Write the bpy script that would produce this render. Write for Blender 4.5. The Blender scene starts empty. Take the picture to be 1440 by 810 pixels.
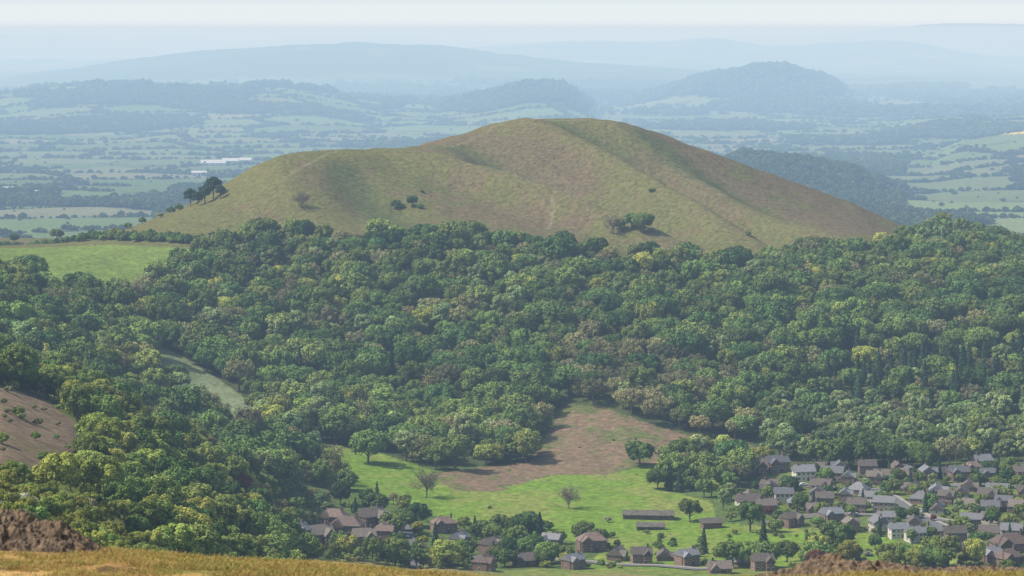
import bpy, math, random
import numpy as np
from mathutils import Vector
rng=np.random.default_rng(7); random.seed(7)
F=4000.0; PITCH=math.atan(365/4000); CP,SP=math.cos(PITCH),math.sin(PITCH)
scene=bpy.context.scene
# ---------------------------------------------------------------- helpers
def py2z(py,Y):
    b=(405-np.asarray(py,float))/F
    return Y*(-SP+b*CP)/(CP+b*SP)
def proj(X,Y,Z):
    d=Y*CP-Z*SP; u=Y*SP+Z*CP
    d=np.where(np.abs(d)<1e-3,1e-3,d)
    return 720+F*X/d, 405-F*u/d
def sstep(a,b,x):
    t=np.clip((x-a)/(b-a),0,1); return t*t*(3-2*t)
def hsh(i,j,s=0):
    i=i.astype(np.int64); j=j.astype(np.int64)
    h=(i*374761393+j*668265263+s*1442695041)&0xffffffff
    h=((h^(h>>13))*1274126177)&0xffffffff
    h=((h^(h>>16))*2246822519)&0xffffffff
    h=h^(h>>15)
    return (h&0xffffff)/float(0xffffff)
def vnoise(x,y,s=0):
    x=np.asarray(x,float);y=np.asarray(y,float)
    i=np.floor(x);j=np.floor(y);fx=x-i;fy=y-j
    fx=fx*fx*fx*(fx*(fx*6-15)+10);fy=fy*fy*fy*(fy*(fy*6-15)+10)
    a=hsh(i,j,s);b=hsh(i+1,j,s);c=hsh(i,j+1,s);d=hsh(i+1,j+1,s)
    return (a*(1-fx)+b*fx)*(1-fy)+(c*(1-fx)+d*fx)*fy
def fbm(x,y,o=4,s=0):
    r=0;a=.5;t=0
    for k in range(o):
        r=r+a*vnoise(x*2**k+17.3*k,y*2**k-9.1*k,s+k);t+=a;a*=.5
    return r/t*2-1
def inpoly(x,y,P):
    x=np.asarray(x);y=np.asarray(y);r=np.zeros(x.shape,bool);n=len(P)
    for k in range(n):
        x1,y1=P[k];x2,y2=P[(k+1)%n]
        if y1==y2: continue
        c=((y1>y)!=(y2>y))&(x<(x2-x1)*(y-y1)/(y2-y1)+x1)
        r^=c
    return r
# ---------------------------------------------------------------- terrain
ST=[
(-200,{0:('z',-4)}),(0,{0:('z',-1.7)}),(12,{0:('z',-3.3)}),(26,{0:('z',-5.35)}),
(40,{0:774,130:777,200:780,400:793,600:807,700:817,900:828,1040:816,1200:809,1440:806}),
(60,{0:795,200:805,600:840,900:860,1440:840}),
(110,{0:840,200:870,600:950,1440:950}),
(300,{-300:740,0:800,150:860,400:1000,700:1080,1440:1080}),
(500,{-300:650,0:735,150:800,300:900,600:1000,900:1040,1440:1040}),
(700,{-300:590,0:662,150:735,300:830,450:920,600:950,900:960,1440:960}),
(900,{-300:540,0:585,80:618,150:662,300:755,380:820,450:860,600:885,750:890,1440:890}),
(1050,{-300:490,0:535,150:598,300:695,380:770,450:820,600:835,750:840,900:840,1440:840}),
(1150,{-300:470,0:518,150:575,300:665,380:740,450:792,600:806,750:808,900:808,1440:806}),
(1250,{-300:480,0:525,150:585,300:655,380:715,450:755,600:772,750:776,900:776,1440:768}),
(1350,{-300:480,0:535,150:592,300:648,450:705,600:720,750:724,900:724,1440:714}),
(1450,{-300:450,0:510,150:565,300:620,450:658,600:673,750:678,900:678,1050:680,1200:675,1440:668}),
(1550,{-300:430,0:480,150:530,300:588,450:620,600:632,750:628,900:622,1050:635,1200:635,1440:628}),
(1650,{0:442,150:492,300:540,450:568,600:572,750:562,900:552,1050:570,1200:580,1440:576}),
(1750,{0:412,150:452,300:490,450:508,600:506,750:495,900:490,1050:510,1200:522,1440:522}),
(1850,{0:386,150:412,300:438,450:448,600:442,750:432,900:432,1050:452,1200:468,1440:472}),
(1950,{0:364,150:378,300:390,450:386,600:378,750:374,900:382,1050:402,1200:418,1440:430}),
(2050,{0:350,150:352,300:345,450:325,600:328,750:333,900:345,1050:365,1200:378,1440:400}),
(2150,{0:346,100:342,180:330,300:292,400:262,450:258,600:280,750:300,900:318,1050:337,1200:350,1350:364,1440:380}),
(2250,{0:346,100:342,180:322,250:295,330:258,370:232,400:216,440:211,490:213,560:227,700:260,800:276,900:284,1000:302,1100:322,1200:335,1290:348,1440:372}),
(2350,{0:346,100:345,200:330,330:278,410:234,480:215,530:210,560:210,640:207,760:214,900:240,1000:264,1100:290,1200:316,1290:343,1440:366}),
(2450,{100:348,200:338,330:300,410:265,480:240,560:215,640:192,700:176,740:169,780:168,840:170,880:177,920:188,1000:216,1100:252,1200:289,1290:328,1440:362}),
(2550,{200:338,410:285,560:230,740:182,830:183,900:197,1000:232,1100:268,1200:302,1290:338,1440:362}),
(2700,{200:336,410:305,560:265,740:220,830:220,900:238,1000:272,1200:318,1440:350}),
(3000,{0:348,400:336,740:310,1100:322,1440:345}),
(3400,{0:('z',-250)}),(60000,{0:('z',-250)})]
GP=np.arange(-1500,2941,10.0)
SY=np.array([s[0] for s in ST],float)
SZ=[]
ker=np.exp(-0.5*(np.arange(-4,5)/1.5)**2);ker/=ker.sum()
for Y,d in ST:
    ks=sorted(d)
    if isinstance(d[ks[0]],tuple): SZ.append(np.full(GP.shape,float(d[ks[0]][1])));continue
    v=np.interp(GP,ks,[d[k] for k in ks]); v=np.convolve(np.pad(v,4,mode='edge'),ker,'valid')
    SZ.append(py2z(v,Y))
SZ=np.array(SZ)
TG=np.zeros_like(SZ)
for k in range(1,len(SY)-1):
    h0=SY[k]-SY[k-1];h1=SY[k+1]-SY[k]
    m0=(SZ[k]-SZ[k-1])/h0;m1=(SZ[k+1]-SZ[k])/h1
    TG[k]=np.where(m0*m1>0,2*m0*m1/(m0+m1+1e-12),0)*0.7+0.3*(m0*h1+m1*h0)/(h0+h1)*(h0/h1<4)*(h1/h0<4)
def table(T,k,gx):
    i=np.clip(np.floor(gx).astype(int),0,len(GP)-2);f=np.clip(gx-i,0,1)
    return T[k,i]*(1-f)+T[k,i+1]*f
def W(px,Y): return (px-720)/F*Y*1.006
def segd(X,Y,pts):
    best=np.full(X.shape,1e9);par=np.zeros(X.shape)
    n=len(pts)-1
    for k in range(n):
        ax,ay=pts[k];bx,by=pts[k+1];dx,dy=bx-ax,by-ay
        t=np.clip(((X-ax)*dx+(Y-ay)*dy)/(dx*dx+dy*dy),0,1)
        d=np.hypot(X-ax-t*dx,Y-ay-t*dy);m=d<best
        best=np.where(m,d,best);par=np.where(m,(k+t)/n,par)
    return best,par
def L(*a): return [(W(p,Y),Y) for p,Y in a]
SPURS=[ (L((540,2270),(610,2245),(690,2205),(760,2165),(850,2115),(950,2050)),21,20),
 (L((700,2440),(800,2370),(880,2300),(950,2220),(1010,2160),(1070,2090)),22,24),
 (L((830,2450),(950,2380),(1060,2290),(1150,2200),(1200,2130)),13,26),
 (L((640,2370),(730,2300),(800,2235),(880,2165),(980,2090)),-24,20),
 (L((790,2430),(880,2370),(960,2290),(1040,2200),(1110,2110)),-25,22),
 (L((900,2420),(1010,2350),(1110,2270),(1200,2190)),-11,22),
 (L((330,2270),(380,2180),(420,2100)),6,24),(L((480,2200),(520,2140),(560,2080)),-8,26)]
PL=-250.0
RIDGES=[
(4300,300,{900:400,990:245,1040:220,1120:228,1200:244,1250:268,1290:310,1330:400}),
(5600,700,{1150:400,1230:260,1270:235,1350:203,1440:186,1600:175,2000:170}),
(5900,420,{-400:205,0:214,90:208,200:222,300:216,380:232,470:260,540:400}),
(6900,800,{-400:170,0:178,120:182,250:175,330:195,420:215,520:260,600:400}),
(6900,700,{820:400,900:212,1000:196,1100:200,1200:190,1300:172,1440:165,1800:155}),
(8200,1000,{-600:130,0:134,60:126,120:122,300:126,400:124,460:132,540:148,620:152,680:138,740:124,790:125,830:150,860:170,900:220}),
(9600,900,{800:400,860:150,930:132,1000:110,1060:100,1100:99,1150:113,1200:135,1250:158,1300:144,1350:150,1440:142,1700:132}),
(13500,1500,{-600:130,0:112,90:98,180:84,250:74,330:66,420:63,480:60,560:61,620:65,700:76,800:86,900:93,1000:100,1200:108,1440:112,1900:110}),
(19500,2200,{-600:70,0:84,100:84,500:80,640:70,700:64,850:58,920:60,1000:53,1080:64,1180:60,1260:57,1300:62,1380:78,1440:82,1900:80}),
(29000,3000,{-600:50,0:49,80:48,170:56,260:52,330:60,420:55,560:52,640:60,760:60,900:58,1050:54,1180:48,1260:38,1330:33,1440:37,1900:45}),
(41000,4000,{-600:45,100:50,300:48,430:44,560:45,800:50,1100:52,1900:52})]
def terrain(X,Y):
    X=np.asarray(X,float);Y=np.asarray(Y,float)
    px=720+F*X/np.maximum(Y,8)/1.006
    gx=(px-GP[0])/10.0
    k=np.clip(np.searchsorted(SY,Y,side='right')-1,0,len(SY)-2)
    h=SY[k+1]-SY[k];t=np.clip((Y-SY[k])/h,0,1)
    z0=table(SZ,k,gx);z1=table(SZ,k+1,gx);m0=table(TG,k,gx)*h;m1=table(TG,k+1,gx)*h
    t2=t*t;t3=t2*t
    z=(2*t3-3*t2+1)*z0+(t3-2*t2+t)*m0+(-2*t3+3*t2)*z1+(t3-t2)*m1
    mid=(Y>1950)&(Y<2700)
    if mid.any():
        xm=X[mid];ym=Y[mid];a=0
        for pts,A,w in SPURS:
            d,par=segd(xm,ym,pts)
            a=a+A*np.exp(-(d/w)**2)*np.sin(np.pi*np.clip(par*0.90+0.03,0,1))**.8
        z=z.copy();z[mid]+=a*sstep(1950,2060,ym)
    amp=np.clip(0.0009*Y,0.02,2.0)*np.where((Y>1200)&(Y<1480),.5,1)
    z=z+amp*fbm(X/np.clip(Y*.03,1.5,55),Y/np.clip(Y*.03,1.5,55).clip(1.5,55),3,3)*(Y<3600)*(Y>15)
    z=z+np.clip((Y-45)/800,0,1)*0.9*fbm(X/14,Y/14,2,9)*(Y<3400)
    far=Y>3000
    if far.any():
        xf=X[far];yf=Y[far];pf=px[far];zf=z[far]
        f=sstep(3000,3900,yf)
        base=zf+f*(24*fbm(xf/900,yf/900,4,21))
        best=base
        for n,(Yk,w,d) in enumerate(RIDGES):
            ks=sorted(d);c=np.interp(pf,ks,[d[q] for q in ks])
            zc=py2z(c,Yk);zc=np.maximum(zc,PL-40)
            yk=Yk+w*.35*fbm(xf/(w*1.3),yf*0+n*7.7,2,50+n)
            dy=(yf-yk)/w
            prof=np.where(dy<0,np.exp(-(dy)**2*0.9),np.exp(-dy**2*1.2))
            hh=(zc-PL)
            zz=PL+hh*prof*(1+.42*fbm(xf/(w*.5),yf/(w*.5),4,70+n)*np.clip(np.abs(dy)*1.6,0.05,1))+np.minimum(Yk*.0009,16)*fbm(xf/(w*.12),yf/(w*.12),3,90+n)*prof
            best=np.where(zz>best,zz,best)
        z=z.copy();z[far]=best
    return z
def ground_hit(px,py,Y0=1150,Y1=2600):
    Ys=np.linspace(Y0,Y1,1500)
    a=(px-720)/F;b=(405-py)/F
    s=Ys/(CP+b*SP);Xs=a*s;Zs=s*(-SP+b*CP)
    g=terrain(Xs,Ys);m=np.where(g>=Zs)[0]
    i=m[0] if len(m) else len(Ys)-1
    return float(Xs[i]),float(Ys[i]),float(g[i])
TOP=[(-900,358),(0,356),(180,352),(300,354),(400,340),(480,343),(560,340),(650,346),(720,352),(800,360),(860,368),(930,374),(1000,378),(1060,378),(1110,366),(1200,362),(1290,354),(1340,300),(2500,300)]
FIELD=[(-200,352),(60,348),(150,344),(310,350),(290,366),(215,396),(140,434),(75,434),(40,390),(-200,388)]
STRIP=[(205,475),(255,500),(310,535),(358,570),(368,622),(318,615),(262,570),(222,535)]
BRACK=[(600,668),(690,655),(745,650),(775,600),(800,568),(850,572),(900,592),(960,610),(1010,618),(1075,630),(1068,660),(960,652),(900,652),(850,668),(770,668),(700,692),(640,690)]
MEADOW=[(430,622),(520,632),(610,662),(690,690),(780,668),(850,668),(930,650),(940,690),(1000,706),(1010,735),(1100,742),(1230,752),(1390,795),(1390,840),(760,840),(830,790),(850,770),(760,752),(690,745),(600,722),(560,710),(470,680)]
BROWN=[(-400,555),(0,540),(60,560),(115,600),(135,640),(100,665),(0,655),(-400,660)]
VILL=[(1060,665),(1180,660),(1300,662),(1440,655),(1900,640),(1900,870),(1440,830),(1400,800),(1240,752),(1100,742),(1050,710)]
def masks(X,Y,Z):
    px,py=proj(X,Y,Z)
    m={}
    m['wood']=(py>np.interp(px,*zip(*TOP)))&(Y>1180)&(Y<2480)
    m['field']=inpoly(px,py,FIELD)&(Y>1800)&(Y<2300)
    m['strip']=inpoly(px,py,STRIP)&(Y>1380)&(Y<1900)
    m['brack']=inpoly(px,py,BRACK)&(Y>1380)&(Y<1800)
    m['meadow']=inpoly(px,py,MEADOW)&(Y>1180)&(Y<1800)
    m['brown']=inpoly(px,py,BROWN)&(Y>500)&(Y<1180)
    m['vill']=inpoly(px,py,VILL)&(Y>1140)
    return px,py,m
CELL=230.0
def voro(X,Y):
    u=X*.94+Y*.34;v=-X*.34+Y*.94
    u=u+25*fbm(X/300,Y/300,2,5);v=v+25*fbm(X/300,Y/300,2,6)
    u=u/(CELL*1.25);v=v/CELL
    i=np.floor(u);j=np.floor(v)
    f1=np.full(u.shape,9.);f2=np.full(u.shape,9.);cid=np.zeros(u.shape)
    for di in(-1,0,1):
        for dj in(-1,0,1):
            a=i+di;b=j+dj
            sx=a+.15+.7*hsh(a,b,1);sy=b+.15+.7*hsh(a,b,2)
            d=np.maximum(np.abs(u-sx),np.abs(v-sy))*.6+.4*np.hypot(u-sx,v-sy)
            c=hsh(a,b,3);m=d<f1
            f2=np.where(m,f1,np.minimum(f2,d));cid=np.where(m,c,cid);f1=np.where(m,d,f1)
    return f2-f1,cid
def farwood(X,Y,Z):
    n=fbm(X/520,Y/520,3,33)
    hgt=np.clip((Z-PL)/90,0,1.)
    px=720+F*X/Y
    t=n+.36*hgt-.17
    t=t+.6*((Y>3900)&(Y<4700)&(px>1000)&(px<1250)&(hgt>.1))
    t=t-.35*((Y<6300)&(px>1270))
    t=t+.6*((Y>7500)&(Y<8900)&(px>540)&(px<860)&(hgt>.3))
    t=t+.4*((Y>8700)&(Y<10500)&(px>900)&(px<1240)&(hgt>.4))
    t=t+.42*((Y>11800)&(Y<16000))
    return t
# ---------------------------------------------------------------- materials
def newmat(name):
    m=bpy.data.materials.new(name);m.use_nodes=True
    nt=m.node_tree;nt.nodes.clear();return m,nt
def N(nt,t,**k):
    n=nt.nodes.new(t)
    for a,b in k.items(): setattr(n,a,b)
    return n
def simple(name,col,rough=.8,var=.2,scale=.6,bump=0.0,objvar=.0,col2=None):
    m,nt=newmat(name);l=nt.links
    o=N(nt,'ShaderNodeOutputMaterial');b=N(nt,'ShaderNodeBsdfPrincipled');l.new(b.outputs[0],o.inputs[0])
    b.inputs['Roughness'].default_value=rough
    g=N(nt,'ShaderNodeNewGeometry');n=N(nt,'ShaderNodeTexNoise');n.inputs['Scale'].default_value=scale;n.inputs['Detail'].default_value=5
    l.new(g.outputs['Position'],n.inputs['Vector'])
    mx=N(nt,'ShaderNodeMix',data_type='RGBA');c2=col2 or [c*(1-var*2) for c in col]
    mx.inputs[6].default_value=(*col,1);mx.inputs[7].default_value=(*c2,1)
    r=N(nt,'ShaderNodeMapRange');r.inputs[1].default_value=.35;r.inputs[2].default_value=.65
    l.new(n.outputs[0],r.inputs[0]);l.new(r.outputs[0],mx.inputs[0])
    src=mx.outputs[2]
    if objvar:
        oi=N(nt,'ShaderNodeObjectInfo');h=N(nt,'ShaderNodeHueSaturation')
        a=N(nt,'ShaderNodeMapRange');a.inputs[3].default_value=1-objvar;a.inputs[4].default_value=1+objvar
        l.new(oi.outputs['Random'],a.inputs[0]);l.new(a.outputs[0],h.inputs['Value']);l.new(src,h.inputs['Color']);src=h.outputs[0]
    l.new(src,b.inputs['Base Color'])
    if bump:
        bp=N(nt,'ShaderNodeBump');bp.inputs['Distance'].default_value=bump;l.new(n.outputs[0],bp.inputs['Height']);l.new(bp.outputs[0],b.inputs['Normal'])
    return m
def leafmat(name,ca,cb,trans=.3,hv=.025,vv=.34):
    m,nt=newmat(name);l=nt.links
    o=N(nt,'ShaderNodeOutputMaterial');d=N(nt,'ShaderNodeBsdfDiffuse')
    oi=N(nt,'ShaderNodeObjectInfo');at=N(nt,'ShaderNodeAttribute',attribute_name='shade')
    mx=N(nt,'ShaderNodeMix',data_type='RGBA');mx.inputs[6].default_value=(*ca,1);mx.inputs[7].default_value=(*cb,1)
    ns=N(nt,'ShaderNodeTexNoise');ns.inputs['Scale'].default_value=.012;ns.inputs['Detail'].default_value=2
    l.new(oi.outputs['Location'],ns.inputs['Vector'])
    ad=N(nt,'ShaderNodeMath',operation='MULTIPLY_ADD');ad.inputs[1].default_value=.9
    sb=N(nt,'ShaderNodeMath',operation='MULTIPLY_ADD');sb.inputs[1].default_value=1.5;sb.inputs[2].default_value=-.7
    l.new(ns.outputs[0],sb.inputs[0]);l.new(oi.outputs['Random'],ad.inputs[0]);l.new(sb.outputs[0],ad.inputs[2])
    ad.use_clamp=True;l.new(ad.outputs[0],mx.inputs[0])
    h=N(nt,'ShaderNodeHueSaturation');l.new(mx.outputs[2],h.inputs['Color'])
    def frac(k):
        r2=N(nt,'ShaderNodeMath',operation='MULTIPLY');r2.inputs[1].default_value=k
        fr=N(nt,'ShaderNodeMath',operation='FRACT');l.new(oi.outputs['Random'],r2.inputs[0]);l.new(r2.outputs[0],fr.inputs[0]);return fr.outputs[0]
    mr=N(nt,'ShaderNodeMapRange');mr.inputs[3].default_value=.5-hv;mr.inputs[4].default_value=.5+hv
    l.new(frac(7.31),mr.inputs[0]);l.new(mr.outputs[0],h.inputs['Hue'])
    mv=N(nt,'ShaderNodeMapRange');mv.inputs[3].default_value=1-vv;mv.inputs[4].default_value=1+vv
    l.new(frac(23.7),mv.inputs[0]);mm=N(nt,'ShaderNodeMath',operation='MULTIPLY');l.new(mv.outputs[0],mm.inputs[0]);l.new(at.outputs['Fac'],mm.inputs[1]);l.new(mm.outputs[0],h.inputs['Value'])
    l.new(h.outputs[0],d.inputs[0])
    if trans>0:
        t=N(nt,'ShaderNodeBsdfTranslucent');ms=N(nt,'ShaderNodeMixShader');ms.inputs[0].default_value=trans;l.new(h.outputs[0],t.inputs[0])
        l.new(d.outputs[0],ms.inputs[1]);l.new(t.outputs[0],ms.inputs[2]);l.new(ms.outputs[0],o.inputs[0])
    else: l.new(d.outputs[0],o.inputs[0])
    return m
BARK=simple('bark',(.12,.10,.075),.9,.2,2)
M_OAK=leafmat('oak_leaves',(.055,.105,.033),(.145,.205,.052),.0)
M_ASH=leafmat('ash_leaves',(.105,.175,.048),(.22,.275,.07),.15)
M_YEL=leafmat('spring_leaves',(.23,.28,.06),(.31,.34,.08),.2)
M_OLV=leafmat('budding_leaves',(.18,.185,.09),(.25,.25,.10),.0)
M_CON=leafmat('conifer_needles',(.028,.06,.034),(.05,.09,.045),.0)
M_LIM=leafmat('lime_leaves',(.15,.22,.09),(.26,.32,.13),.15)
M_RED=leafmat('copper_leaves',(.14,.05,.042),(.16,.07,.045))
M_GLD=leafmat('laburnum_leaves',(.42,.40,.05),(.5,.45,.08),.2,.005)
M_MAY=leafmat('hawthorn_blossom',(.28,.31,.19),(.45,.46,.34),.2)
M_TWIG=leafmat('twigs',(.20,.18,.12),(.22,.2,.13),.0)
M_FAR=leafmat('far_leaves',(.035,.06,.026),(.07,.10,.035),.0)
# ---------------------------------------------------------------- mesh builders
def mkmesh(name,V,Fc,mats,mi=None,shade=None,smooth=False):
    me=bpy.data.meshes.new(name)
    V=np.asarray(V,np.float32)
    if isinstance(Fc,np.ndarray):
        n,k=Fc.shape
        me.vertices.add(len(V));me.vertices.foreach_set('co',V.ravel())
        me.loops.add(n*k);me.loops.foreach_set('vertex_index',Fc.astype(np.int32).ravel())
        me.polygons.add(n);me.polygons.foreach_set('loop_start',np.arange(0,n*k,k,dtype=np.int32))
        me.update(calc_edges=True)
    else: me.from_pydata(V.tolist(),[],Fc)
    for m in mats: me.materials.append(m)
    if mi is not None: me.polygons.foreach_set('material_index',np.asarray(mi,np.int32))
    if shade is not None:
        a=me.attributes.new('shade','FLOAT','FACE');a.data.foreach_set('value',np.asarray(shade,np.float32))
    if smooth: me.polygons.foreach_set('use_smooth',np.ones(len(me.polygons),bool))
    me.update();return me
def ico():
    import bmesh
    bm=bmesh.new();bmesh.ops.create_icosphere(bm,subdivisions=2,radius=1)
    v=np.array([x.co[:] for x in bm.verts]);f=[[q.index for q in x.verts] for x in bm.faces];bm.free()
    return v,np.array(f)
ICOV,ICOF=ico()
class MB:
    def __init__(s): s.v=[];s.f=[];s.m=[];s.s=[];s.n=0
    def add(s,V,Fq,m,sh):
        Fq=np.asarray(Fq)
        if Fq.shape[1]==3: Fq=np.concatenate([Fq,Fq[:,2:3]],1)
        s.v.append(V);s.f.append(Fq+s.n);s.m.append(np.full(len(Fq),m));s.s.append(np.broadcast_to(sh,(len(Fq),)));s.n+=len(V)
    def tube(s,a,b,ra,rb,m,k=5):
        a=np.array(a,float);b=np.array(b,float);d=b-a;d/=np.linalg.norm(d)+1e-9
        u=np.cross(d,[.3,.9,.1]);u/=np.linalg.norm(u);w=np.cross(d,u)
        an=np.arange(k)/k*2*np.pi;ring=np.cos(an)[:,None]*u+np.sin(an)[:,None]*w
        V=np.concatenate([a+ring*ra,b+ring*rb]);i=np.arange(k);j=(i+1)%k
        s.add(V,np.stack([i,j,j+k,i+k],1),m,1.)
    def mesh(s,name,mats):
        V=np.concatenate(s.v);Fq=np.concatenate(s.f)
        fl=[list(dict.fromkeys(r)) for r in Fq.tolist()]
        return mkmesh(name,V,fl,mats,np.concatenate(s.m),np.concatenate(s.s))
def cards(r,P,Nn,size,jit=.42):
    n=len(P);Nn=Nn+r.normal(0,jit,(n,3));Nn/=np.linalg.norm(Nn,axis=1)[:,None]
    u=np.cross(Nn,r.normal(0,1,(n,3)));u/=np.linalg.norm(u,axis=1)[:,None];w=np.cross(Nn,u)
    s=size*r.uniform(.55,1.3,(n,1));s2=s*r.uniform(.5,1.,(n,1))
    V=np.stack([P-u*s,P-w*s2+u*s*.2,P+u*s,P+w*s2-u*s*.1],1).reshape(-1,3)
    return V,np.arange(4*n).reshape(n,4)
def tree(name,seed,mat,R=7,H=13,base=2.5,lobes=16,lr=(.3,.48),nc=1700,cs=.6,core=.8,limbs=True,top=1.0):
    r=np.random.default_rng(seed);mb=MB();C=[]
    hz=(H-base)/2;cz=base+hz
    for k in range(lobes):
        th=k*2.399+r.uniform(-.4,.4);zz=-.55+1.45*(k+.5)/lobes
        rad=math.sqrt(max(0,1-zz*zz*.8))*.7*(r.uniform(.7,1.15)) if k<lobes-1 else .1
        if zz>0: rad*=top
        C.append([rad*R*math.cos(th),rad*R*math.sin(th),cz+zz*hz*.66,r.uniform(*lr)*R])
    C.append([0,0,cz,R*.5]);C=np.array(C);C[:,3]=np.minimum(C[:,3],hz*.8)
    tr=.028*H
    mb.tube((0,0,-1),(0,0,base+hz*.4),tr*1.25,tr*.8,1,6)
    mb.tube((0,0,base+hz*.4),(0,0,H*.85),tr*.8,tr*.2,1,5)
    for c in C[::2] if limbs else []:
        mb.tube((0,0,base+r.uniform(0,hz*.5)),c[:3],tr*.45,tr*.12,1,4)
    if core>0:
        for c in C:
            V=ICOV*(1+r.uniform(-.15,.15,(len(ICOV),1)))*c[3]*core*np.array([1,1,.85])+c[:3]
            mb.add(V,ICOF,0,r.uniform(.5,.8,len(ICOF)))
    w=C[:,3]**2;w/=w.sum();tot=nc*2
    id=r.choice(len(C),tot,p=w);d=r.normal(0,1,(tot,3));d[:,2]+=.35;d/=np.linalg.norm(d,axis=1)[:,None]
    P=C[id,:3]+d*(C[id,3]*r.uniform(.82,1.1,tot))[:,None]*np.array([1,1,.85])
    keep=np.ones(tot,bool)
    for q,c in enumerate(C):
        dd=np.linalg.norm((P-c[:3])/np.array([1,1,.85]),axis=1);keep&=~((dd<c[3]*.8)&(id!=q))
    P=P[keep][:nc];d=d[keep][:nc];id=id[keep][:nc]
    V,Fq=cards(r,P,d,cs);lob=r.uniform(.82,1.18,len(C))[id]
    mb.add(V,Fq,0,lob*r.uniform(.75,1.3,len(P)))
    return mb.mesh(name,[mat,BARK])
def conifer(name,seed,mat,R=3.2,H=17,nc=1500,cs=.55,base=1.5):
    r=np.random.default_rng(seed);mb=MB();mb.tube((0,0,-1),(0,0,H*.95),.3,.05,1,6)
    k=11
    for i in range(k):
        t=i/k;rr=R*(1-t)**.8*.72+.1;z=base+t*(H-base);n=9
        an=np.arange(n)/n*2*np.pi;hh=(H-base)/k*1.5
        q=rr*r.uniform(.75,1.1,n)
        V=np.concatenate([np.stack([np.cos(an)*q,np.sin(an)*q,np.full(n,z)],1),[[0,0,z+hh]]])
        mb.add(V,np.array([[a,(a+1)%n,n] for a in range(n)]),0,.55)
    t=r.uniform(0,1,nc)**1.5;th=r.uniform(0,2*np.pi,nc)
    rr=R*(1-t)**.8*(.75+.3*np.sin(th*5+np.floor(t*12)*2.1)+r.uniform(-.1,.1,nc))*(1-.3*((t*12)%1))
    P=np.stack([np.cos(th)*rr,np.sin(th)*rr,base+t*(H-base)],1);Nn=np.stack([np.cos(th),np.sin(th),np.full(nc,.6)],1)
    V,Fq=cards(r,P,Nn,cs,.5);mb.add(V,Fq,0,r.uniform(.65,1.4,nc));return mb.mesh(name,[mat,BARK])
def baretree(name,seed,mat,R=5,H=11,lc=9,ls=.2):
    r=np.random.default_rng(seed);mb=MB();mb.tube((0,0,-1),(0,0,3),.3,.24,1,6)
    P=[]
    for a in range(22):
        th=a*2.4;el=r.uniform(.2,1.45);p0=np.array([0,0,r.uniform(2,4.5)]);d=np.array([math.cos(th)*math.cos(el),math.sin(th)*math.cos(el),math.sin(el)])
        ln=r.uniform(.75,1)*(R*math.cos(el)+(H-4)*math.sin(el))
        p1=p0+d*ln;mb.tube(p0,p1,.1,.03,1,4)
        for b in range(14):
            q=p0+d*ln*r.uniform(.25,1);e=d+r.normal(0,.7,3);e/=np.linalg.norm(e);q1=q+e*r.uniform(1,2.2);mb.tube(q,q1,.045,.02,1,3)
            for c in range(lc): P.append(q+(q1-q)*r.uniform(.3,1.2)+r.normal(0,.4,3))
    P=np.array(P);V,Fq=cards(r,P,r.normal(0,1,P.shape),ls,.5);mb.add(V,Fq,0,r.uniform(.7,1.3,len(P)))
    return mb.mesh(name,[mat,BARK])
PROTO={}
def proto(key,me): 
    o=bpy.data.objects.new(key,me);PROTO[key]=o;return o
for i in range(3): proto(f'oak{i}',tree('oak_crown',10+i,M_OAK,R=8.3,H=14+i,lobes=17+2*i,nc=2300,cs=.55,lr=(.24,.42)))
for i in range(2): proto(f'ash{i}',tree('ash_crown',20+i,M_ASH,R=7,H=15.5,lobes=18,nc=2100,cs=.5,lr=(.22,.4),core=.75))
for i in range(2): proto(f'yel{i}',tree('young_beech_crown',30+i,M_YEL,R=6,H=12.5,lobes=15,nc=1800,cs=.45,base=1.5,lr=(.24,.42)))
for i in range(2): proto(f'olv{i}',tree('budding_oak_crown',40+i,M_OLV,R=7.2,H=13.5,lobes=22,lr=(.17,.3),nc=1800,cs=.34,core=.5,base=3))
for i in range(2): proto(f'lim{i}',tree('lime_crown',50+i,M_LIM,R=5.2,H=17,lobes=18,nc=2000,cs=.45,lr=(.26,.4),base=2))
for i in range(2): proto(f'con{i}',conifer('spruce_crown',60+i,M_CON))
proto('pine0',tree('pine_crown',64,M_CON,R=5.2,H=15,base=2.5,lobes=14,nc=1900,cs=.5))
for i in range(3): proto(f'bush{i}',tree('thorn_bush_crown',70+i,M_YEL if i==0 else (M_ASH if i==1 else M_OLV),R=3,H=4.6,base=.2,lobes=11,nc=1500,cs=.2,limbs=False,lr=(.24,.42)))
proto('hedge0',tree('hedge_crown',74,M_OAK,R=3,H=4.8,base=.1,lobes=11,nc=1000,cs=.28,limbs=False,lr=(.24,.42)))
proto('may0',tree('hawthorn_crown',75,M_MAY,R=2.6,H=4.5,base=.4,lobes=8,nc=1300,cs=.22,limbs=False))
proto('red0',tree('copper_beech_crown',76,M_RED,R=5,H=11,nc=1800,cs=.45))
proto('gld0',tree('laburnum_crown',77,M_GLD,R=3,H=7,nc=1200,cs=.3))
proto('bare0',baretree('leafless_crown',78,M_TWIG))
proto('bare1',baretree('leafing_crown',79,M_OLV,R=6,H=13,lc=7,ls=.3))
for i in range(3): proto(f'far{i}',tree('far_crown',80+i,M_FAR,R=7,H=11,base=.3,lobes=7,lr=(.4,.6),nc=160,cs=1.3,limbs=False,core=.85))
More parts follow.
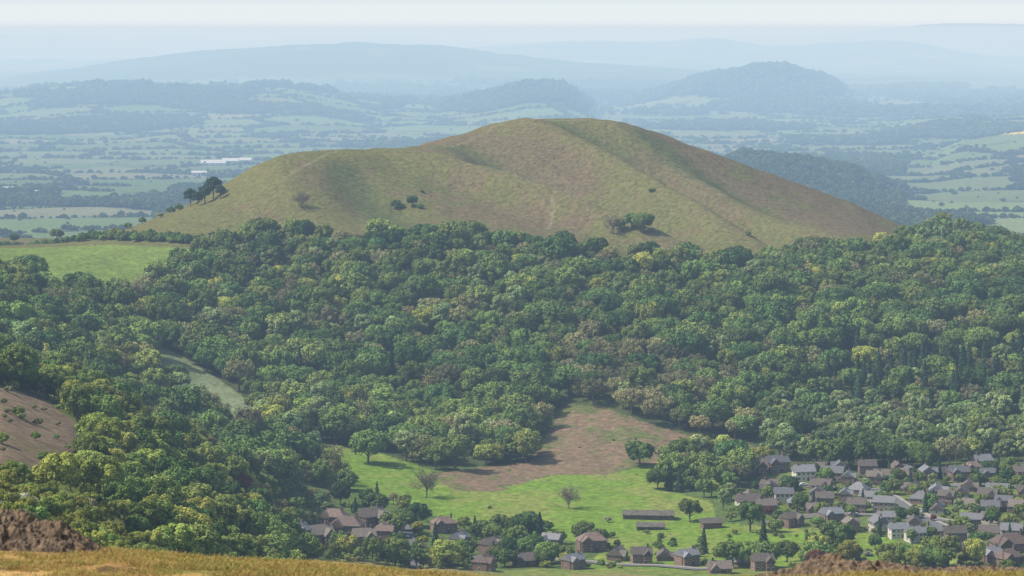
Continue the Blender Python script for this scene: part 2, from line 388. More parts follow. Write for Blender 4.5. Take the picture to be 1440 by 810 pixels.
def scatter(name,key,P,S,rot=None):
    P=np.asarray(P,np.float32).reshape(-1,3)
    if len(P)==0: return
    n=len(P);S=np.asarray(S,np.float32)
    me=bpy.data.meshes.new(name);me.vertices.add(n);me.vertices.foreach_set('co',P.ravel())
    a=me.attributes.new('scl','FLOAT_VECTOR','POINT');a.data.foreach_set('vector',S.ravel())
    b=me.attributes.new('rotz','FLOAT','POINT');b.data.foreach_set('value',rng.uniform(0,6.28,n).astype(np.float32))
    o=bpy.data.objects.new(name,me);scene.collection.objects.link(o)
    g=bpy.data.node_groups.new(name+'_gn','GeometryNodeTree')
    g.interface.new_socket('Geometry',in_out='INPUT',socket_type='NodeSocketGeometry');g.interface.new_socket('Geometry',in_out='OUTPUT',socket_type='NodeSocketGeometry')
    gi=g.nodes.new('NodeGroupInput');go=g.nodes.new('NodeGroupOutput');oi=g.nodes.new('GeometryNodeObjectInfo');oi.inputs[0].default_value=PROTO[key]
    oi.inputs['As Instance'].default_value=True
    ip=g.nodes.new('GeometryNodeInstanceOnPoints')
    n1=g.nodes.new('GeometryNodeInputNamedAttribute');n1.data_type='FLOAT_VECTOR';n1.inputs[0].default_value='scl'
    n2=g.nodes.new('GeometryNodeInputNamedAttribute');n2.data_type='FLOAT';n2.inputs[0].default_value='rotz'
    cx=g.nodes.new('ShaderNodeCombineXYZ');l=g.links
    l.new(n2.outputs[0],cx.inputs[2]);l.new(gi.outputs[0],ip.inputs['Points']);l.new(oi.outputs['Geometry'],ip.inputs['Instance'])
    l.new(cx.outputs[0],ip.inputs['Rotation']);l.new(n1.outputs[0],ip.inputs['Scale']);l.new(ip.outputs[0],go.inputs[0])
    o.modifiers.new('instances','NODES').node_group=g
    return o
# ---------------------------------------------------------------- ground sheet
Yr=np.concatenate([np.linspace(-25,15,16,endpoint=False),np.linspace(15,60,170,endpoint=False),np.geomspace(60,1000,150,endpoint=False),np.linspace(1000,2620,470,endpoint=False),np.geomspace(2620,48000,440)])
tc=np.concatenate([np.linspace(-.45,-.2,70,endpoint=False),np.linspace(-.2,.2,760,endpoint=False),np.linspace(.2,.45,71)])
YY,TT=np.meshgrid(Yr,tc,indexing='ij');XX=TT*(YY+60*np.exp(-np.maximum(YY,0)/300))
Xf=XX.ravel();Yf=YY.ravel();Zf=terrain(Xf,Yf)
px,py,mk=masks(Xf,Yf,Zf)
def c3(*c): return np.array(c)[None,:]
def mixc(a,b,t): return a*(1-t[:,None])+b*t[:,None]
n1=fbm(Xf/40,Yf/40,4,11);n2=fbm(Xf/9,Yf/9,3,12);n3=fbm(Xf/150,Yf/150,3,13)
rightb=np.clip((px-640)/250,-.35,.15)
col=mixc(c3(.108,.110,.040),c3(.122,.098,.054),sstep(-.25,.35,n1*.9+n3*.5+.6*n2+rightb-.10))
g2=mixc(c3(.14,.18,.045),c3(.19,.17,.07),sstep(-.2,.4,n1+.4*n2));col=np.where(((Yf<1250))[:,None],g2,col)
fgm=(Yf<75);fn=fbm(Xf/.9,Yf/2.2,4,14);fg=mixc(c3(.36,.23,.09),c3(.21,.20,.06),sstep(-.25,.35,fn+.3*fbm(Xf/4,Yf/5,2,15)+.25*np.clip((Xf+2)/4,-1,1)))
fg=mixc(fg,c3(.12,.08,.045),sstep(.15,.5,fbm(Xf/.5,Yf/1.5,3,19)))
col=np.where(fgm[:,None],fg,col)
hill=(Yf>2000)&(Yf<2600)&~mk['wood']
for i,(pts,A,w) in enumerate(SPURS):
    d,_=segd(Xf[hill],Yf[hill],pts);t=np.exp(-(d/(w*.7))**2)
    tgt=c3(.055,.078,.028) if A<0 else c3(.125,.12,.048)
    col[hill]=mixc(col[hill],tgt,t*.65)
for pts in [L((540,2270),(610,2245),(690,2205),(760,2165),(850,2115),(950,2050)),L((770,2200),(780,2150),(770,2090)),L((490,2330),(640,2380),(740,2450),(830,2452)),L((400,2150),(470,2240),(520,2300))]:
    d,_=segd(Xf[hill]+3*n2[hill],Yf[hill],pts);col[hill]=mixc(col[hill],c3(.19,.18,.10),np.exp(-(d/1.3)**2)*.6)
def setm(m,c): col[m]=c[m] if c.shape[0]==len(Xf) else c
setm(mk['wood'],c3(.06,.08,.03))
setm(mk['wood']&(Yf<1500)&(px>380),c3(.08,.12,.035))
setm(mk['field'],mixc(c3(.14,.195,.045),c3(.12,.165,.04),sstep(-.3,.3,n2)))
setm(mk['strip'],mixc(c3(.18,.22,.12),c3(.13,.17,.08),sstep(-.3,.3,n2)))
setm(mk['brown'],mixc(c3(.18,.135,.09),c3(.13,.13,.05),sstep(-.1,.6,n1+.5*n2)))
setm(mk['meadow'],mixc(c3(.125,.205,.030),c3(.17,.205,.05),sstep(-.2,.5,n1+.7*n2)))
bk=mixc(c3(.165,.122,.078),c3(.105,.125,.042),sstep(.05,.55,n1*.9+.8*n2+np.clip((px-930)/250,0,.5)*.8))
setm(mk['brack']&(n2*.3+n1*.2>-.22),bk)
setm(mk['vill'],mixc(c3(.09,.13,.03),c3(.13,.16,.05),sstep(-.2,.4,n2)))
far=Yf>3050
ed,cid=voro(Xf[far],Yf[far])
pal=np.array([(.09,.135,.05),(.10,.15,.055),(.08,.12,.045),(.11,.14,.06),(.09,.13,.05),(.12,.14,.07),(.10,.145,.06),(.14,.15,.09)])
fc=pal[(cid*7.99).astype(int)]*(1+.12*n1[far][:,None])
fc=fc*np.where(Yf[far]>11000,.75,1.)[:,None]
fc=mixc(fc,c3(.05,.08,.03),sstep(.07,.03,ed))
fw=farwood(Xf[far],Yf[far],Zf[far]);fc=mixc(fc,c3(.035,.055,.022),sstep(-.02,.03,fw))
pf,pyf=px[far],py[far]
yl=inpoly(pf,pyf,[(1350,190),(1440,178),(1600,176),(1600,186),(1440,188)])&(Yf[far]<7500);fc[yl]=(.50,.38,.06)
pr_=(Yf[far]<4100)&(pf>1230)&(fw<0);fc[pr_]=fc[pr_]*.4+np.array([.17,.22,.09])*.6
col[far]=fc
nr,ncl=YY.shape
idx=np.arange(nr*ncl).reshape(nr,ncl)
Fq=np.stack([idx[:-1,:-1],idx[:-1,1:],idx[1:,1:],idx[1:,:-1]],-1).reshape(-1,4)
gm,nt=newmat('ground_turf');l=nt.links
o=N(nt,'ShaderNodeOutputMaterial');b=N(nt,'ShaderNodeBsdfDiffuse');l.new(b.outputs[0],o.inputs[0])
at=N(nt,'ShaderNodeAttribute',attribute_name='Col');g=N(nt,'ShaderNodeNewGeometry')
na=N(nt,'ShaderNodeTexNoise');na.inputs['Scale'].default_value=.28;na.inputs['Detail'].default_value=7;na.inputs['Roughness'].default_value=.7
nb=N(nt,'ShaderNodeTexNoise');nb.inputs['Scale'].default_value=9;nb.inputs['Detail'].default_value=6
for q in(na,nb): l.new(g.outputs['Position'],q.inputs['Vector'])
r1=N(nt,'ShaderNodeMapRange');r1.inputs[1].default_value=.3;r1.inputs[2].default_value=.7;r1.inputs[3].default_value=.5;r1.inputs[4].default_value=1.5
l.new(na.outputs[0],r1.inputs[0])
r2=N(nt,'ShaderNodeMapRange');r2.inputs[1].default_value=.3;r2.inputs[2].default_value=.7;r2.inputs[3].default_value=.65;r2.inputs[4].default_value=1.35
l.new(nb.outputs[0],r2.inputs[0])
mu=N(nt,'ShaderNodeMath',operation='MULTIPLY');l.new(r1.outputs[0],mu.inputs[0]);l.new(r2.outputs[0],mu.inputs[1])
vm=N(nt,'ShaderNodeVectorMath',operation='SCALE');l.new(at.outputs['Color'],vm.inputs[0]);l.new(mu.outputs[0],vm.inputs['Scale']);l.new(vm.outputs[0],b.inputs[0])
bp=N(nt,'ShaderNodeBump');bp.inputs['Distance'].default_value=1.2;bp.inputs['Strength'].default_value=.8;l.new(na.outputs[0],bp.inputs['Height']);l.new(bp.outputs[0],b.inputs['Normal'])
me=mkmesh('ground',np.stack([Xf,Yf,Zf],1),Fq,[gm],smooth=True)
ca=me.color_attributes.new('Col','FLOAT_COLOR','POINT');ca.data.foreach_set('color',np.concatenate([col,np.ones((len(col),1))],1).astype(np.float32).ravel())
gr=bpy.data.objects.new('ground',me);scene.collection.objects.link(gr)
# ---------------------------------------------------------------- houses & exclusion
M_BR=simple('brick',(.19,.12,.095),.85,.15,1.5,objvar=.25);M_REN=simple('render_wall',(.50,.48,.42),.85,.06,.5,objvar=.2)
M_STN=simple('stone_wall',(.24,.21,.17),.9,.15,1,objvar=.15)
M_TB=simple('brown_tiles',(.125,.105,.09),.75,.2,1.2,objvar=.35);M_SL=simple('slate',(.15,.155,.17),.7,.15,1.2,objvar=.35);M_TR=simple('red_tiles',(.15,.105,.088),.8,.2,1.2,objvar=.3)
M_WH=simple('white_paint',(.7,.7,.68),.5,.03,1);M_GL=simple('window_glass',(.03,.04,.05),.08,.1,1);M_DR=simple('door_paint',(.10,.05,.04),.5,.1,1,objvar=.5)
M_RD=simple('asphalt',(.12,.12,.12),.9,.15,.5);M_PV=simple('pavement',(.22,.21,.19),.9,.1,.5)
def bx(mb,x0,x1,y0,y1,z0,z1):
    V=np.array([[x,y,z] for z in(z0,z1) for y in(y0,y1) for x in(x0,x1)],float)
    mb.add(V,np.array([[0,2,3,1],[4,5,7,6],[0,1,5,4],[2,6,7,3],[0,4,6,2],[1,3,7,5]]),0,1.)
def gable(mb,w,d,h,rh,ox=0,oy=0,ax=0):
    V=np.array([[-w/2,-d/2,-2],[w/2,-d/2,-2],[w/2,d/2,-2],[-w/2,d/2,-2],[-w/2,-d/2,h],[w/2,-d/2,h],[w/2,d/2,h],[-w/2,d/2,h],[-w/2,0,h+rh],[w/2,0,h+rh]],float)
    if ax: V=V[:,[1,0,2]]*[-1,1,1]
    V+= [ox,oy,0]
    for f in ([0,1,5,4],[2,3,7,6]): mb.add(V[f],np.array([[0,1,2,3]]),0,1.)
    mb.add(V[[1,2,6,9,5]],np.array([[0,1,2,4],[2,3,4,4]]),0,1.);mb.add(V[[3,0,4,8,7]],np.array([[0,1,2,4],[2,3,4,4]]),0,1.)
def roof(mb,w,d,h,rh,hip=0,ox=0,oy=0,ax=0,t=.22):
    e=.45;W2=w/2+e;D2=d/2+e;s=rh/(d/2);zb=h-e*s+.05;zt=h+rh+.05
    hx=W2-hip*D2
    V=np.array([[-W2,-D2,zb],[W2,-D2,zb],[W2,D2,zb],[-W2,D2,zb],[-hx,0,zt],[hx,0,zt]],float)
    U=V+[0,0,t];V=np.concatenate([V,U])
    fs=[[0,1,5,4],[2,3,4,5],[1,2,5,5],[3,0,4,4]];
    f=[[a+6 for a in q] for q in fs]+[q[::-1] for q in fs[:2]]
    f+=[[0,1,7,6],[1,2,8,7],[2,3,9,8],[3,0,6,9]]
    if ax: V=V[:,[1,0,2]]*[-1,1,1]
    V+=[ox,oy,0];
    if not hip: f=[q for q in f if len(set(q))==4]+[[7,8,11,11],[9,6,10,10]]
    mb.add(V,np.array(f),0,1.)
def house_parts(kind,wall,rf,seed):
    r=random.Random(seed);w,d=r.uniform(9.5,13),r.uniform(7.2,8.6)
    st=1 if kind=='bung' else 2;h=2.5*st+.1;rh=d/2*(.72 if st==2 else .8);hip=.9 if r.random()<.3 else 0
    A,B,Wn,Gl,D,C=MB(),MB(),MB(),MB(),MB(),MB()
    gable(A,w,d,h,rh if not hip else .01);roof(B,w,d,h,rh,hip)
    wing=r.random()<.6;wx=w*.25*r.choice((-1,1))
    if wing:
        gable(A,d*.9,w*.42,h-.3,rh*.75,wx,-d*.28,1);roof(B,d*.9,w*.42,h-.3,rh*.75,0,wx,-d*.28,1)
    fy=-d/2
    yw=-d*.28-d*.45
    for s in range(st):
        for q in (-.36,-.12,.12,.36):
            x=q*w;yy=fy
            if wing and abs(x-wx)<w*.25: yy=yw
            if s==0 and q==.12:
                bx(D,x-.5,x+.5,yy-.06,yy+.03,0,2.1);bx(Wn,x-.62,x+.62,yy-.12,yy-.0,2.1,2.25);continue
            z=.9+2.5*s;ww=.55 if abs(q)<.2 else .8
            bx(Wn,x-ww,x+ww,yy-.05,yy+.03,z-.08,z+1.18);bx(Gl,x-ww+.08,x-.04,yy-.08,yy-.04,z,z+1.1);bx(Gl,x+.04,x+ww-.08,yy-.08,yy-.04,z,z+1.1)
            bx(Wn,x-.75,x+.75,d/2-.03,d/2+.05,z-.1,z+1.2);bx(Gl,x-.65,x+.65,d/2+.04,d/2+.08,z,z+1.1)
        for sx in(-1,1):
            x=sx*w/2;a,b=sorted((x-.03*sx,x+.05*sx));bx(Wn,a,b,-.6,.6,.9+2.5*s-.1,2.1+2.5*s);a,b=sorted((x+.04*sx,x+.08*sx));bx(Gl,a,b,-.5,.5,.9+2.5*s,2.0+2.5*s)
    cx=w*.32*r.choice((-1,1));bx(C,cx-.45,cx+.45,-.35,.35,h+rh*.5,h+rh+1.3);bx(C,cx-.55,cx+.55,-.45,.45,h+rh+1.3,h+rh+1.45)
    for ox in(-.2,.2): C.tube((cx+ox,0,h+rh+1.45),(cx+ox,0,h+rh+1.8),.13,.11,0,6)
    return [('walls',A.mesh('walls',[wall])),('roof',B.mesh('roof',[rf])),('window_frames',Wn.mesh('window_frames',[M_WH])),('window_glass',Gl.mesh('window_glass',[M_GL])),('door',D.mesh('door',[M_DR])),('chimney',C.mesh('chimney',[M_BR]))]
HT=[('brick_house',house_parts('two',M_BR,M_TB,1)),('brick_house',house_parts('two',M_BR,M_TR,2)),('rendered_house',house_parts('two',M_REN,M_SL,3)),('brick_bungalow',house_parts('bung',M_BR,M_TB,4)),('rendered_bungalow',house_parts('bung',M_REN,M_TB,5)),('stone_house',house_parts('two',M_STN,M_SL,6)),('brick_house',house_parts('two',M_BR,M_SL,7)),('brick_bungalow',house_parts('bung',M_BR,M_SL,8))]
HOUSES=[];FRONT=[]
def place_house(X,Y,rot,k,sc=1.0):
    z=float(terrain(np.array([X]),np.array([Y]))[0])
    nm,parts=HT[k];e=bpy.data.objects.new(nm,None);e.location=(X,Y,z+.2);e.rotation_euler[2]=rot;e.scale=(sc,)*3;e.empty_display_size=1;scene.collection.objects.link(e)
    for pn,me in parts:
        c=bpy.data.objects.new(pn,me);c.parent=e;scene.collection.objects.link(c)
    HOUSES.append((X,Y,8*sc))
def far_from(X,Y,d):
    return all((X-a)**2+(Y-b)**2>d*d for a,b,_ in HOUSES)
ROADS=[]
def road(name,pts,w=5.5):
    P=[ground_hit(*p)[:2] for p in pts];out=[]
    for k in range(len(P)-1):
        a=P[max(k-1,0)];b=P[k];c=P[k+1];d=P[min(k+2,len(P)-1)]
        for t in np.linspace(0,1,14,endpoint=False):
            out.append([.5*((2*b[i])+(-a[i]+c[i])*t+(2*a[i]-5*b[i]+4*c[i]-d[i])*t*t+(-a[i]+3*b[i]-3*c[i]+d[i])*t**3) for i in(0,1)])
    out.append(P[-1]);Q=np.array(out);T=np.gradient(Q,axis=0);T/=np.linalg.norm(T,axis=1)[:,None]+1e-9;Nn=np.stack([-T[:,1],T[:,0]],1)
    def rib(nm,offs,dz,mat):
        V=[];n=len(offs)
        for o_,z_ in zip(offs,dz):
            R=Q+Nn*o_;zc=terrain(Q[:,0],Q[:,1]);V.append(np.stack([R[:,0],R[:,1],np.maximum(zc,terrain(R[:,0],R[:,1]))+z_],1))
        V=np.array(V);m=V.shape[1];ii=np.arange(n*m).reshape(n,m)
        f=np.stack([ii[:-1,:-1],ii[:-1,1:],ii[1:,1:],ii[1:,:-1]],-1).reshape(-1,4)
        ob=bpy.data.objects.new(nm,mkmesh(nm,V.reshape(-1,3),f,[mat]));scene.collection.objects.link(ob)
    rib(name,[-w/2,0,w/2],[.35,.4,.35],M_RD)
    rib('pavement',[w/2,w/2+.01,w/2+1.8],[.2,.48,.48],M_PV)
    ROADS.append(Q)
road('village_road',[(1062,690),(1120,683),(1220,690),(1320,684),(1500,690)])
road('village_road',[(1080,738),(1180,724),(1300,730),(1420,742),(1560,738)])
road('village_road',[(1230,690),(1262,706),(1300,730),(1370,762),(1480,790)])
road('lane',[(584,800),(578,775),(574,752),(560,730),(520,716)],5)
road('lane',[(578,790),(700,785),(860,795),(1010,803)],4)
def rd(X,Y): 
    return min(np.min(np.hypot(Q[:,0]-X,Q[:,1]-Y)) for Q in ROADS)
manual=[(448,768,.5,0,1.1,1),(488,755,-.2,1,1.1,1),(522,742,.6,0,1.1,1),(543,726,1.2,6,1.0,1),(418,762,1.0,6,.95,1),(512,768,.2,0,.95,1),(470,740,-.3,1,.95,1),(372,776,.2,4,.85,0),(320,772,.4,4,.8,1),(350,776,.6,4,.7,1),(624,748,.3,1,.85,1),(645,770,1.1,6,.85,0),(538,758,1.4,1,.9,0),
(690,778,.8,0,.85,0),(735,795,.3,3,.9,0),(776,770,-.4,6,.8,0),(832,774,.2,1,.95,1),(868,786,1.2,3,.9,0),(902,792,.1,0,.85,1),(934,788,1.5,3,.85,0),(966,794,.5,6,.85,1),(1012,806,.1,3,.9,0),(1040,796,.9,7,.9,0),(1072,802,.2,0,.85,0),(680,802,1.2,1,.8,0),(806,800,.7,6,.8,0),
(1062,668,.1,0,1.1,1),(1092,664,.3,6,1.1,1),(1130,676,.2,2,1.0,1),(1155,690,.15,3,1,0),(1420,782,.2,1,1.2,1),(1390,776,.4,0,1.1,1),(1085,690,.2,3,1,0)]
for a,b_,r_,k,s,cl in manual:
    X,Y,Z=ground_hit(a,b_)
    if rd(X,Y)>6:
        place_house(X,Y,r_,k,s)
        if cl: FRONT.append((X,Y))
rr=random.Random(5)
for jy in range(19):
    for ix in range(28):
        Y=1175+jy*17.5+rr.uniform(-4,4);X=105+ix*14.5+rr.uniform(-4,4)+(jy%2)*7
        Z=float(terrain(np.array([X]),np.array([Y]))[0]);a,b_=proj(X,Y,Z)
        if inpoly(np.array([a]),np.array([b_]),VILL)[0] and rd(X,Y)>7.5 and far_from(X,Y,12.5) and rr.random()<.96 and not(a<1170 and b_<680 and rr.random()<.4):
            place_house(X,Y,.15+.5*math.sin(X/50+Y/70)+rr.choice((0,0,math.pi,math.pi/2,-math.pi/2))+rr.uniform(-.15,.15),rr.choice((0,0,1,2,3,3,4,7,7,6,0,6,2,4,5)),rr.uniform(.75,.95))
def barn(px_,py_,w,d,h,rot,wall,rf,name='stone_barn',hit=None):
    X,Y,Z=hit or ground_hit(px_,py_)
    A,B,D=MB(),MB(),MB();gable(A,w,d,h,d*.3);roof(B,w,d,h,d*.3)
    for q in(-.3,0,.3): bx(D,q*w-1.3,q*w+1.3,-d/2-.08,-d/2+.03,0,min(h-.3,2.8))
    e=bpy.data.objects.new(name,None);e.location=(X,Y,Z+.2);e.rotation_euler[2]=rot;scene.collection.objects.link(e)
    for n_,m_ in(('walls',A.mesh('walls',[wall])),('roof',B.mesh('roof',[rf])),('doors',D.mesh('doors',[M_DR]))):
        c=bpy.data.objects.new(n_,m_);c.parent=e;scene.collection.objects.link(c)
    HOUSES.append((X,Y,max(w,d)*.6))
M_OLD=simple('weathered_roof',(.13,.12,.10),.9,.25,.8)
M_STD=simple('weathered_stone',(.12,.105,.085),.9,.2,.8)
barn(912,729,24,6,1.8,-.08,M_STD,M_OLD);barn(915,745,13,5,1.6,-.05,M_STD,M_OLD);barn(1000,742,9,6,2.5,.2,M_BR,M_TB)
def farhit(px_,py_,Y0=3300,Y1=8000): return ground_hit(px_,py_,Y0,Y1)
M_SHED=simple('shed_roof',(.42,.44,.45),.5,.05,.3)
for a,b_,w,d in((300,233,45,18),(324,230,30,16),(345,229,22,15),(25,272,45,16),(50,276,25,12),(280,247,25,10)):
    barn(a,b_,w,d,5,.1,M_SHED,M_SHED,'farm_shed',farhit(a,b_))
# ---------------------------------------------------------------- woodland scatter
def jgrid(x0,x1,y0,y1,s,j=.42):
    xs=np.arange(x0,x1,s);ys=np.arange(y0,y1,s*.9);A,B=np.meshgrid(xs,ys)
    A=A+(np.arange(len(ys))%2)[:,None]*s*.5
    A=A+rng.uniform(-j,j,A.shape)*s;B=B+rng.uniform(-j,j,B.shape)*s
    return A.ravel(),B.ravel()
def frontm(X,Y):
    m=np.ones(X.shape,bool)
    for a,b_ in FRONT: m&=~((np.abs(X-a)<8)&(Y<b_)&(Y>b_-40))
    return m
def hmask(X,Y,extra=0):
    m=frontm(X,Y)
    for a,b_,r_ in HOUSES:
        if b_<3000: m&=((X-a)**2+(Y-b_)**2)>(r_+extra)**2
    for Q in ROADS:
        for q in Q[::2]: m&=((X-q[0])**2+(Y-q[1])**2)>(4+extra)**2
    return m
BK={}
def put(key,X,Y,Z,S):
    BK.setdefault(key,[]).append((np.stack([X,Y,Z-.3],1),S))
def spread(X,Y,Z,keys,w,smin,smax):
    n=len(X);ch=rng.choice(len(keys),n,p=np.array(w)/sum(w))
    for i,k in enumerate(keys):
        m=ch==i;q=m.sum()
        if q:
            s=smin+(smax-smin)*rng.uniform(0,1,q)**1.2;S=np.stack([s*rng.uniform(.85,1.15,q),s*rng.uniform(.85,1.15,q),s*rng.uniform(.85,1.15,q)],1)
            put(k,X[m],Y[m],Z[m],S)
X,Y=jgrid(-720,720,1185,2480,12.2);k=np.abs(X)<.26*Y;X,Y=X[k],Y[k];Z=terrain(X,Y);a,b_,m=masks(X,Y,Z)
w=m['wood']&~m['field']&~m['strip']&~m['brack']&~m['meadow']&~m['vill']
low=(b_>690)&(a>370)&(a<1440);w&=hmask(X,Y,2)&~(low&(rng.uniform(0,1,len(X))<.25))
# keep sight of the meadow edge: smaller trees just below it
sp=fbm(X/90,Y/90,3,44)
conz=inpoly(a,b_,[(1130,500),(1300,492),(1600,490),(1600,560),(1300,585),(1130,580)])
limz=inpoly(a,b_,[(1060,580),(1600,560),(1600,660),(1060,655)])
olvz=inpoly(a,b_,[(800,480),(930,500),(1020,560),(1000,620),(900,600),(800,570)])
leftz=(a<330)&(Y<1400)
r_=rng.uniform(0,1,len(X))
rest=w.copy()
q=w&conz&(r_<.55);spread(X[q],Y[q],Z[q],['con0','con1'],[1,1],.8,1.35);rest&=~q
q=rest&limz&(r_<.75);spread(X[q],Y[q],Z[q],['lim0','lim1','ash0'],[2,2,1],.8,1.25);rest&=~q
q=rest&olvz&(r_<.7);spread(X[q],Y[q],Z[q],['olv0','olv1','bare1'],[1,1,1],.9,1.3);rest&=~q
q=rest&leftz;spread(X[q],Y[q],Z[q],['oak0','ash1','yel0','yel1','bush0','olv0'],[1,2,2,2,.6,1],.6,1.1);rest&=~q
spread(X[rest&low],Y[rest&low],Z[rest&low],['oak1','ash0','yel0','con0','bush1','lim0','con1','olv0'],[3,3,.6,.4,2,1,.3,1],.4,.78);rest&=~low
q=rest&(sp>.1);spread(X[q],Y[q],Z[q],['oak0','oak1','ash0','ash1','yel0','olv0','lim0','bare1'],[1.6,1.6,2,1.5,1.4,2,1.,.5],.7,1.45);rest&=~q
q=rest&(sp<-.15);spread(X[q],Y[q],Z[q],['oak0','oak1','oak2','ash1','olv1','con0','ash0'],[4,4,4,2,2.,.25,1],.7,1.45);rest&=~q
spread(X[rest],Y[rest],Z[rest],['oak0','oak1','oak2','ash0','ash1','yel1','olv0','olv1','lim1','bare1'],[2,2,2,2,2,.9,1.5,1.2,.9,.5],.7,1.45)
X,Y=jgrid(-720,720,1200,2300,6);k=np.abs(X)<.26*Y;X,Y=X[k],Y[k];Z=terrain(X,Y);a,b_,m=masks(X,Y,Z)
tl=np.interp(a,*zip(*TOP));e=(np.abs(b_-tl)<5)&(Y>1900)&(Y<2400)&(a<1330)&~m['field']&(rng.uniform(0,1,len(X))<.35)
spread(X[e],Y[e],Z[e],['bush1','hedge0','ash0'],[2,3,.6],.5,1.0)
pe=(m['brack'])&(rng.uniform(0,1,len(X))<.03)&(b_<640);spread(X[pe],Y[pe],Z[pe],['bush1','bush2'],[1,1],.25,.55)
pe=(m['meadow'])&(rng.uniform(0,1,len(X))<.006);spread(X[pe],Y[pe],Z[pe],['bush1','bush2'],[2,1],.2,.5)
pe=(b_>745)&(a>380)&(a<1240)&(Y>1185)&hmask(X,Y,-2)&(rng.uniform(0,1,len(X))<np.where(a<760,.32,.2));spread(X[pe],Y[pe],Z[pe],['bush1','bush2','bush0','may0','con0','oak1','hedge0'],[3,1.5,.6,.2,.2,.8,3],.35,.8)
hx=np.arange(-300,330,1.6)
for px_,py_ in zip(hx,np.interp(hx,[-300,60,150,330],[344,341,336,343])):
    X0,Y0,Z0=ground_hit(px_,py_+rng.uniform(-2,2),1900,2400)
    if rng.uniform()<.9: put(random.choice(['bush1','hedge0','hedge0']),np.array([X0]),np.array([Y0]),np.array([Z0]),np.array([[1,1,rng.uniform(.8,1.3)]])*rng.uniform(.8,1.5))
X,Y=jgrid(60,460,1150,1540,6.6);Z=terrain(X,Y);a,b_,m=masks(X,Y,Z)
v=m['vill']&hmask(X,Y,-2.2)&(rng.uniform(0,1,len(X))<.66)
spread(X[v],Y[v],Z[v],['bush1','hedge0','ash0','oak1','con0','lim0','may0','bush2','red0'],[3,3.,1.5,2.2,.9,.5,.2,2,.25],.28,.62)
X,Y=jgrid(-420,260,330,1190,5.4);k=(np.abs(X)<.27*Y);X,Y=X[k],Y[k];Z=terrain(X,Y);a,b_,m=masks(X,Y,Z)
dn=fbm(X/60,Y/60,3,88)
brf=inpoly(a,b_,[(-400,640),(0,640),(110,650),(120,690),(0,690),(-400,700)])&(Y>700)
s_=~m['brown']&~brf&~m['vill']&frontm(X,Y)&(rng.uniform(0,1,len(X))<np.where(Y<700,.5,.6))&(dn>-.35)&(b_>480)&~((a>420)&(b_>800))
nearz=s_&(Y<700);spread(X[nearz],Y[nearz],Z[nearz],['bush0','bush1','bush2','may0'],[9,3,1.5,.2],.45,1.2)
fz=s_&(Y>=700);spread(X[fz],Y[fz],Z[fz],['bush0','bush1','bush2','yel0','ash0','yel1','oak1','may0'],[3,2,1.5,1.5,2,1.3,1,.2],.5,1.0)
br=(m['brown']|brf)&(rng.uniform(0,1,len(X))<.09);spread(X[br],Y[br],Z[br],['bush1','bush2'],[1,1],.3,.8)
NM={'oak':'oak_woodland','ash':'ash_woodland','yel':'beech_woodland','olv':'budding_oak_woodland','lim':'lime_woodland','con':'conifer_woodland','bush':'scrub_bushes','may':'hawthorn_scrub','red':'copper_beech_trees','bare':'leafing_woodland','hedge':'hedgerow'}
cnt=0
for k_,lst in BK.items():
    P=np.concatenate([p for p,_ in lst]);S=np.concatenate([s for _,s in lst]);cnt+=len(P)
    scatter(NM[k_.rstrip('0123456789')],k_,P,S)
print('near instances',cnt)
def farset(n,Y0,Y1,sc,hedge):
    t=rng.uniform(0,1,n);Y=np.sqrt(Y0**2+t*(Y1**2-Y0**2));X=rng.uniform(-.22,.22,n)*Y;Z=terrain(X,Y)
    wd=farwood(X,Y,Z)>0;ed,cid=voro(X,Y);hd=(ed<hedge)&(hsh(np.floor(X/300),np.floor(Y/300),9)>.1)
    lone=rng.uniform(0,1,n)<.003
    k=(wd&(rng.uniform(0,1,n)<.5))|(hd&(rng.uniform(0,1,n)<.8))|lone
    X,Y,Z,wd=X[k],Y[k],Z[k],wd[k]
    s=np.where(wd,rng.uniform(.8,1.4,len(X)),.28+.6*rng.uniform(0,1,len(X))**2.5)*sc
    return np.stack([X,Y,Z-.5],1),np.stack([s,s,s*rng.uniform(.7,1.1,len(s))],1)
for i,(n,a0,a1,sc,h) in enumerate([(110000,3050,5200,.85,.06),(160000,5200,8000,1.05,.06),(80000,8000,11500,1.8,.05)]):
    P,S=farset(n,a0,a1,sc,h);print('far',len(P));scatter('distant_trees',f'far{i}',P,S)
